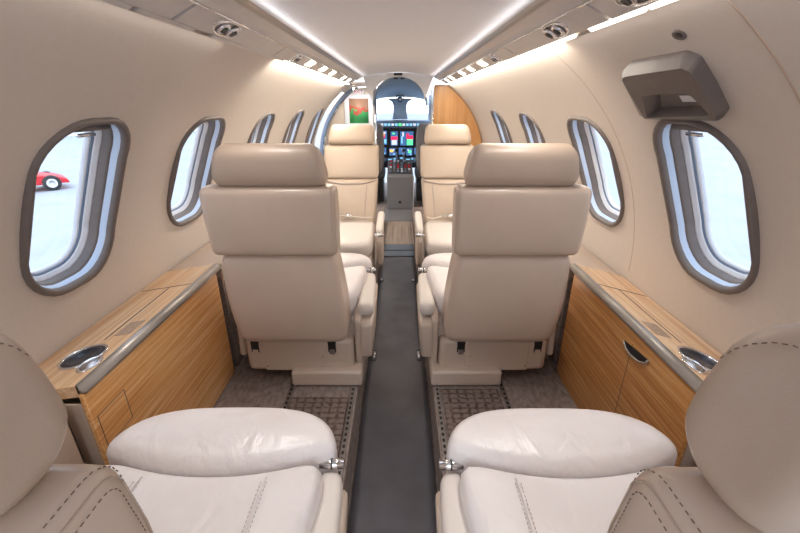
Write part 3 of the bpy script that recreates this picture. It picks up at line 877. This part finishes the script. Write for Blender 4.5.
# entry door hoop : blue-grey structural rib with white access caps, and white jamb
secs = []
for i in range(40):
    th = -20 + 76 * i / 39
    secs.append([P(-1, 5.10, th, .0), P(-1, 5.10, th, -.03), P(-1, 5.22, th, -.035), P(-1, 5.22, th, .0)])
t = thing('door_rib', 'curved blue grey door frame rib with white oval caps at the left entry', 'door frame')
V, F = loft(secs); mesh_obj('rib', V, F, 'bluegrey', t, False)
for th in (41, 36.5, 14, 8):
    V, F = loft([[P(-1, 5.16 + .045 * s_ * math.cos(q), th + 1.9 * s_ * math.sin(q), -d) for q in [2 * PI * i / 16 for i in range(16)]] for s_, d in ((1, .034), (1, .040), (.8, .042))])
    mesh_obj('oval_cap', V, F, 'white', t)
secs = []
for i in range(40):
    th = -20 + 71 * i / 39
    secs.append([P(-1, 4.675, th, -.006), P(-1, 4.70, th, -.006), P(-1, 4.72, th, .08), P(-1, 4.675, th, .08)])
V, F = loft(secs); o = mesh_obj('trim_6', V, F, 'white', None, False); o['kind'] = 'structure'

# ------------------------------------------------------------------ cockpit
# headliner shell
secs = []
for (y, hw, zb, zt) in ((4.73, .29, 1.13, 1.405), (5.2, .31, 1.12, 1.42), (5.7, .34, 1.10, 1.41), (6.1, .40, 1.12, 1.36), (6.6, .44, 1.14, 1.22)):
    secs.append([(.02 + hw * math.cos(a), y, zb + (zt - zb) * math.sin(a)) for a in [PI * i / 24 for i in range(25)]])
V, F = loft(secs, cap=False, close=False)
o = mesh_obj('ceiling_cockpit', V, F, 'headliner'); o['kind'] = 'structure'
sm = o.modifiers.new('t', 'SOLIDIFY'); sm.thickness = .01; sm.offset = 1
for x, lab in ((-.03, 'left one of two small dark vents in the cockpit headliner'), (.05, 'right one of two small dark vents in the cockpit headliner')):
    V, F = loft([[(x + .025 * s_ * math.cos(q), 5.0 + .05 * s_ * math.sin(q), 1.404 - d) for q in [2 * PI * i / 12 for i in range(12)]] for s_, d in ((1, 0), (1, .012), (.6, .015))])
    o = mesh_obj('headliner_vent', V, F, 'dgrey'); tag(o, lab, 'vent', 'headliner vents')
# windshield frame : centre post, brow and side posts around two panes
t = struct('window_10')
V, F = loft([[(.02 - w_, y, z), (.02 + w_, y, z), (.02 + w_, y + .06, z), (.02 - w_, y + .06, z)] for w_, y, z in ((.12, 6.66, .90), (.105, 6.63, 1.0), (.10, 6.60, 1.10), (.12, 6.58, 1.15), (.20, 6.57, 1.20))])
mesh_obj('centre_post', V, F, 'headliner', t, True)
for s in (-1, 1):
    V, F = loft([[(.02 + s * (.44 + a), y, z) for a, y in ((0, 6.53), (.06, 6.53), (.06, 6.65), (0, 6.65))] for z in (.88, 1.25)])
    mesh_obj('side_post', V, F, 'bluegrey', t, False)
V, F = loft([[(.02 + x, 6.60, z) for x, z in ((-.44, .9), (-.1, .9), (-.1, 1.2), (-.44, 1.2))], [(.02 + x, 6.604, z) for x, z in ((-.44, .9), (-.1, .9), (-.1, 1.2), (-.44, 1.2))]])
V2, F2 = loft([[(.02 - x, 6.60, z) for x, z in ((-.44, .9), (-.1, .9), (-.1, 1.2), (-.44, 1.2))], [(.02 - x, 6.604, z) for x, z in ((-.44, .9), (-.1, .9), (-.1, 1.2), (-.44, 1.2))]])
mesh_obj('windshield_pane', V, F, 'pane', t, False); mesh_obj('windshield_pane', V2, F2, 'pane', t, False)
# compass / overhead mirror on the post
t = thing('standby_compass', 'round standby compass on the windshield centre post', 'compass', (.02, 6.48, 1.185))
V, F = loft([[(r_ * math.cos(q), y, r_ * math.sin(q)) for q in [2 * PI * i / 16 for i in range(16)]] for r_, y in ((.035, .05), (.042, .0), (.038, -.03), (.02, -.035))]); mesh_obj('housing', V, F, 'dgrey', t)
V, F = loft([[(r_ * math.cos(q), y, r_ * math.sin(q)) for q in [2 * PI * i / 16 for i in range(16)]] for r_, y in ((.026, -.034), (.022, -.039))]); mesh_obj('dial', V, F, 'chrome', t)
V, F = tube([(-.06, .0, .0), (-.05, .0, .055), (.05, .0, .055), (.06, .0, .0)], .008, 6); mesh_obj('bracket', V, F, 'dgrey', t)

# instrument panel
t = thing('instrument_panel', 'cockpit instrument panel with glowing displays beneath the glareshield', 'instrument panel', (.02, 6.22, 0))
box('panel_board', -.46, .46, 0, .05, .22, .80, M['dgrey'], t, .01)
gs = box('glareshield', -.48, .48, -.14, .30, .80, .90, 'bluegrey', t, .02)
def emat(name, col, s=1.0):
    m = plain(name, tuple(c * .3 for c in col), .3, emis=col, estr=s); return m
EM = {k: emat('display_' + k, c, s) for k, c, s in (('cyan', (.25, .6, .9), .7), ('red', (1, .02, .08), .9), ('green', (.1, .95, .25), 1.0), ('white', (.7, .75, .85), .6), ('blue', (.06, .14, .32), .7), ('magenta', (.9, .15, .6), .9), ('amber', (1, .45, .1), 1.0))}
# display keys on glareshield
rnd = random.Random(2)
for i in range(11):
    x = -.26 + .052 * i
    box('key_window', x - .018, x + .018, -.148, -.139, .835, .865, EM['green' if i == 5 else 'cyan' if i % 3 else 'white'], gs, 0)
def screen(x, z, w, h, blobs):
    s_ = box('display_bezel', x - w / 2 - .012, x + w / 2 + .012, -.02, .002, z - h / 2 - .012, z + h / 2 + .012, 'black', t, .004)
    box('display_screen', x - w / 2, x + w / 2, -.024, -.018, z - h / 2, z + h / 2, EM['blue'], s_, 0)
    for (bx_, bz, bw, bh, c) in blobs:
        box('display_symbol', x + bx_ * w - bw * w / 2, x + bx_ * w + bw * w / 2, -.027, -.0235, z + bz * h - bh * h / 2, z + bz * h + bh * h / 2, EM[c], s_, 0)
screen(-.245, .66, .105, .20, [(-.1, .25, .5, .2, 'amber'), (.1, .36, .5, .12, 'white'), (0, -.25, .8, .3, 'cyan'), (.1, .1, .2, .2, 'red')])
screen(-.085, .65, .105, .20, [(0, .02, .9, .22, 'red'), (0, -.28, .75, .34, 'white'), (-.1, .35, .3, .1, 'green')])
screen(.045, .65, .085, .20, [(0, .3, .3, .3, 'white'), (-.2, -.1, .25, .5, 'cyan')])
screen(.145, .65, .105, .20, [(0, .08, .9, .24, 'red'), (0, -.26, .8, .4, 'green'), (-.3, .25, .3, .2, 'red')])
screen(.30, .66, .105, .20, [(0, .3, .5, .18, 'magenta'), (0, .05, .3, .3, 'white'), (0, -.3, .8, .25, 'cyan')])
for (x, z, w, h, c) in ((-.26, .47, .11, .10, 'blue'), (-.11, .46, .10, .11, 'amber'), (.03, .47, .10, .10, 'blue'), (.14, .46, .09, .11, 'green'), (.27, .47, .12, .10, 'blue')):
    screen(x, z, w, h, [(rnd.uniform(-.2, .2), rnd.uniform(-.2, .2), .5, .35, c), (rnd.uniform(-.3, .3), .25, .2, .2, 'white'), (.2, -.3, .3, .15, 'cyan')])
for (x, z) in ((-.07, .34), (.03, .35), (.12, .33), (-.15, .33), (.2, .34)):
    box('radio_unit', x - .04, x + .04, -.02, 0, z - .045, z + .04, 'bluegrey', t, .004)
    box('radio_readout', x - .028, x + .028, -.023, -.019, z + .008, z + .026, EM['cyan'], t, 0)
# centre pedestal
t = thing('centre_pedestal', 'grey centre pedestal with switches between the pilot seats', 'pedestal', (.02, 5.25, -.18))
V, F = loft([[(x, y, z) for y, z in ((0, 0), (0, .43), (.05, .46), (.62, .56), (.62, 0))] for x in (-.17, .17)]); mesh_obj('pedestal_body', V, F, 'mgrey', t, True, 0, .012)
V, F = loft([[(x, y, z) for y, z in ((.05, .462), (.60, .560), (.60, .568), (.05, .470))] for x in (-.15, .15)]); tp = mesh_obj('switch_plate', V, F, 'dgrey', t, False)
for r_ in range(6):
    for c_ in range(6):
        x = -.125 + .05 * c_; y = .09 + .085 * r_; z = .476 + .178 * (y - .05)
        box('switch_cap', x - .014, x + .014, y - .018, y + .018, z - .004, z + .014, rnd.choice([M['mgrey'], M['red'], M['mgrey'], M['white'], M['bluegrey'], M['dgrey']]), tp, 0)
for x in (-.05, .05):
    box('lever', x - .012, x + .012, .50, .53, .55, .70, 'bluegrey', t, .005); box('lever_knob', x - .02, x + .02, .49, .54, .69, .73, 'black', t, .006)
box('pedestal_hatch', -.018, .018, -.006, .002, .08, .115, 'black', t, .003)
box('pedestal_edge', .172, .182, .01, .6, .02, .42, 'white', t, .002)
# pilot seats
for s, nm in ((-1, 'left'), (1, 'right')):
    t = thing('pilot_seat', 'grey pilot seat back visible at the %s edge of the cockpit opening' % nm, 'pilot seat', (.02 + s * .385, 5.74, -.18))
    V, F = loft([[(x * w_, y, z) for x, y in rrect(0, 0, .17, .06, .04, 4)] for z, w_ in ((.38, .8), (.5, .95), (.75, 1.0), (.98, .96), (1.05, .8), (1.07, .6))]); mesh_obj('backrest', V, F, 'lgrey', t, True, 1)
    V, F = loft([[(x * w_, y, z) for x, y in rrect(0, .19, .175, .21, .05, 4)] for z, w_ in ((.30, .95), (.36, 1.), (.42, .98), (.44, .85))]); mesh_obj('seat_cushion', V, F, 'mgrey', t, True, 1)
    box('seat_base', -.15, .15, .0, .40, .0, .31, 'dgrey', t, .01)
    V, F = tube([(-s * .165, .04, .56), (-s * .172, .12, .57), (-s * .172, .30, .55)], .022, 8); mesh_obj('armrest', V, F, 'bluegrey', t)
# cockpit side walls
for s, nm in ((-1, 'cockpit_left'), (1, 'cockpit_right')):
    V, F = loft([[(.02 + s * x, y, z) for x, z in ((.62, -.2), (.66, .5), (.60, .95), (.64, .95), (.70, .5), (.66, -.2))] for y in (5.66, 6.75)])
    o = mesh_obj('wall_' + nm, V, F, 'bluegrey', None, False); o['kind'] = 'structure'

# ------------------------------------------------------------------ outside
V, F = box_vf(-80, 80, -60, 100, -1.36, -1.30); o = mesh_obj('ground', V, F, 'concrete', None, False); o['kind'] = 'structure'
t = thing('red_car', 'low red car parked on the concrete outside the nearest left window', 'car', (-11.30, 11.75, -1.30), PI / 4)
t.scale = (.66, .66, .66)
body = [(-1.9, .30), (-1.9, .52), (-1.3, .66), (-.6, .88), (.1, .90), (.75, .72), (1.5, .60), (1.85, .45), (1.9, .28)]
secs = []
for yy, k in ((-.8, .93), (-.72, 1), (.72, 1), (.8, .93)):
    secs.append([(x, yy * (1 - .12 * (z > .9)), .32 + (z - .32) * k) for x, z in body])
V, F = loft(secs); mesh_obj('car_body', V, F, 'red', t, True, 0, .03)
V, F = loft([[(x, yy, z) for x, z in ((-.62, .84), (.05, .85), (.5, .72), (-.9, .72))] for yy in (-.805, -.795)]); mesh_obj('side_window', V, F, 'glass_dark', t, False)
for x in (-1.2, 1.25):
    for yy in (-.78, .78):
        V, F = loft([[(x + .34 * k * math.cos(q), yy + d, .33 + .34 * k * math.sin(q)) for q in [2 * PI * i / 24 for i in range(24)]] for k, d in ((.9, -.1), (1, -.08), (1, .08), (.9, .1))])
        wl = mesh_obj('wheel', V, F, 'rubber', t)
        V, F = loft([[(x + .2 * k * math.cos(q), yy + d, .33 + .2 * k * math.sin(q)) for q in [2 * PI * i / 24 for i in range(24)]] for k, d in ((1, -.12), (.9, -.125), (.3, -.11))])
        mesh_obj('hub_cap', V, F, 'white', wl)
t = thing('hangar', 'pale low hangar building far across the concrete to the left', 'building', (-28, 30, -1.3), .7)
V, F = loft([[(x, y, z) for x, z in ((-16, 0), (-16, 2.6), (-10, 3.3), (0, 3.6), (10, 3.3), (16, 2.6), (16, 0))] for y in (0, 10)]); mesh_obj('hall', V, F, 'pale', t, False)
box('hangar_door', -6, 6, -.1, .0, .0, 2.4, 'white', t, .02)

# ------------------------------------------------------------------ light
W = bpy.data.worlds.new('sky'); S.world = W; W.use_nodes = True
nt = W.node_tree; bg = nt.nodes['Background']
tc = nt.nodes.new('ShaderNodeTexCoord'); sp = nt.nodes.new('ShaderNodeSeparateXYZ'); rp = nt.nodes.new('ShaderNodeValToRGB')
nt.links.new(tc.outputs['Generated'], sp.inputs[0]); nt.links.new(sp.outputs['Z'], rp.inputs['Fac'])
rp.color_ramp.elements[0].position = 0; rp.color_ramp.elements[0].color = (.97, .98, 1, 1)
rp.color_ramp.elements[1].position = .9; rp.color_ramp.elements[1].color = (.62, .78, 1, 1)
nt.links.new(rp.outputs['Color'], bg.inputs['Color']); bg.inputs['Strength'].default_value = 1.5

def area(name, loc, rot, sx, sy, power, col, spread=180):
    l = bpy.data.lights.new(name, 'AREA'); l.shape = 'RECTANGLE'; l.size = sx; l.size_y = sy; l.energy = power; l.color = col; l.spread = math.radians(spread)
    o = bpy.data.objects.new(name, l); COL.objects.link(o); o.location = loc; o.rotation_euler = rot
    return o
# forward cove lamps : long thin lamps under the service panels, wash the lining
for s in (-1, 1):
    area('cove_and_fill_light', (s * .500, 3.2 if s < 0 else 2.95, 1.318), (0, -s * math.radians(18), 0), .012, 2.5 if s < 0 else 3.1, 7, (1, .90, .77))
    area('cove_and_fill_light', (s * .500, .35, 1.316), (0, -s * math.radians(10), 0), .010, 2.1, .6, (1, .92, .84))  # added weak warm fill for the aft cabin; left strips here are unlit
area('entry_fill', (-.55, 5.25, 1.315), (0, 0, 0),   .12, .12, 7, (1, .95, .88))  # added fill that brightens the entry and its picture, no fitting modelled
for s in (-1, 1):   # added fill beside the groove, aimed up to brighten the ceiling panel
    area('ceiling_fill', (s * .350, 2.0, 1.380), (0, s * math.radians(150), 0), .010, 5.0, .3, (.97, .97, 1))

# reading spots beside the air outlets over the rear seats
for s in (-1, 1):
    for (y, ty, pw) in ((.86, .74, 2.6), (1.24, 1.32, .9)):
        l = bpy.data.lights.new('reading_spot', 'SPOT'); l.energy = pw * 2.6; l.spot_size = math.radians(80); l.spot_blend = .9; l.shadow_soft_size = .05; l.color = (1, .95, .90)
        o = bpy.data.objects.new('reading_spot', l); COL.objects.link(o); o.location = (s * .455, y, 1.325)
        d = Vector((s * (.42 if pw > 1 else .44), ty, .4)) - o.location
        o.rotation_euler = d.to_track_quat('-Z', 'Y').to_euler()

# ------------------------------------------------------------------ camera
cam = bpy.data.cameras.new('camera'); cam.lens = 18; cam.sensor_width = 36; cam.clip_start = .01; cam.clip_end = 300
co = bpy.data.objects.new('camera', cam); COL.objects.link(co)
co.location = (.02, 0, 1.15); co.rotation_euler = (math.radians(90) - math.atan(164.5 / 400), 0, 0)
S.camera = co
S.view_settings.view_transform = 'Standard'; S.view_settings.look = 'None'; S.view_settings.gamma = 1; S.view_settings.exposure = 1.0
S.cycles.use_denoising = True
S.cycles.max_bounces = 10; S.cycles.diffuse_bounces = 6; S.cycles.transparent_max_bounces = 12
S.cycles.sample_clamp_indirect = 6
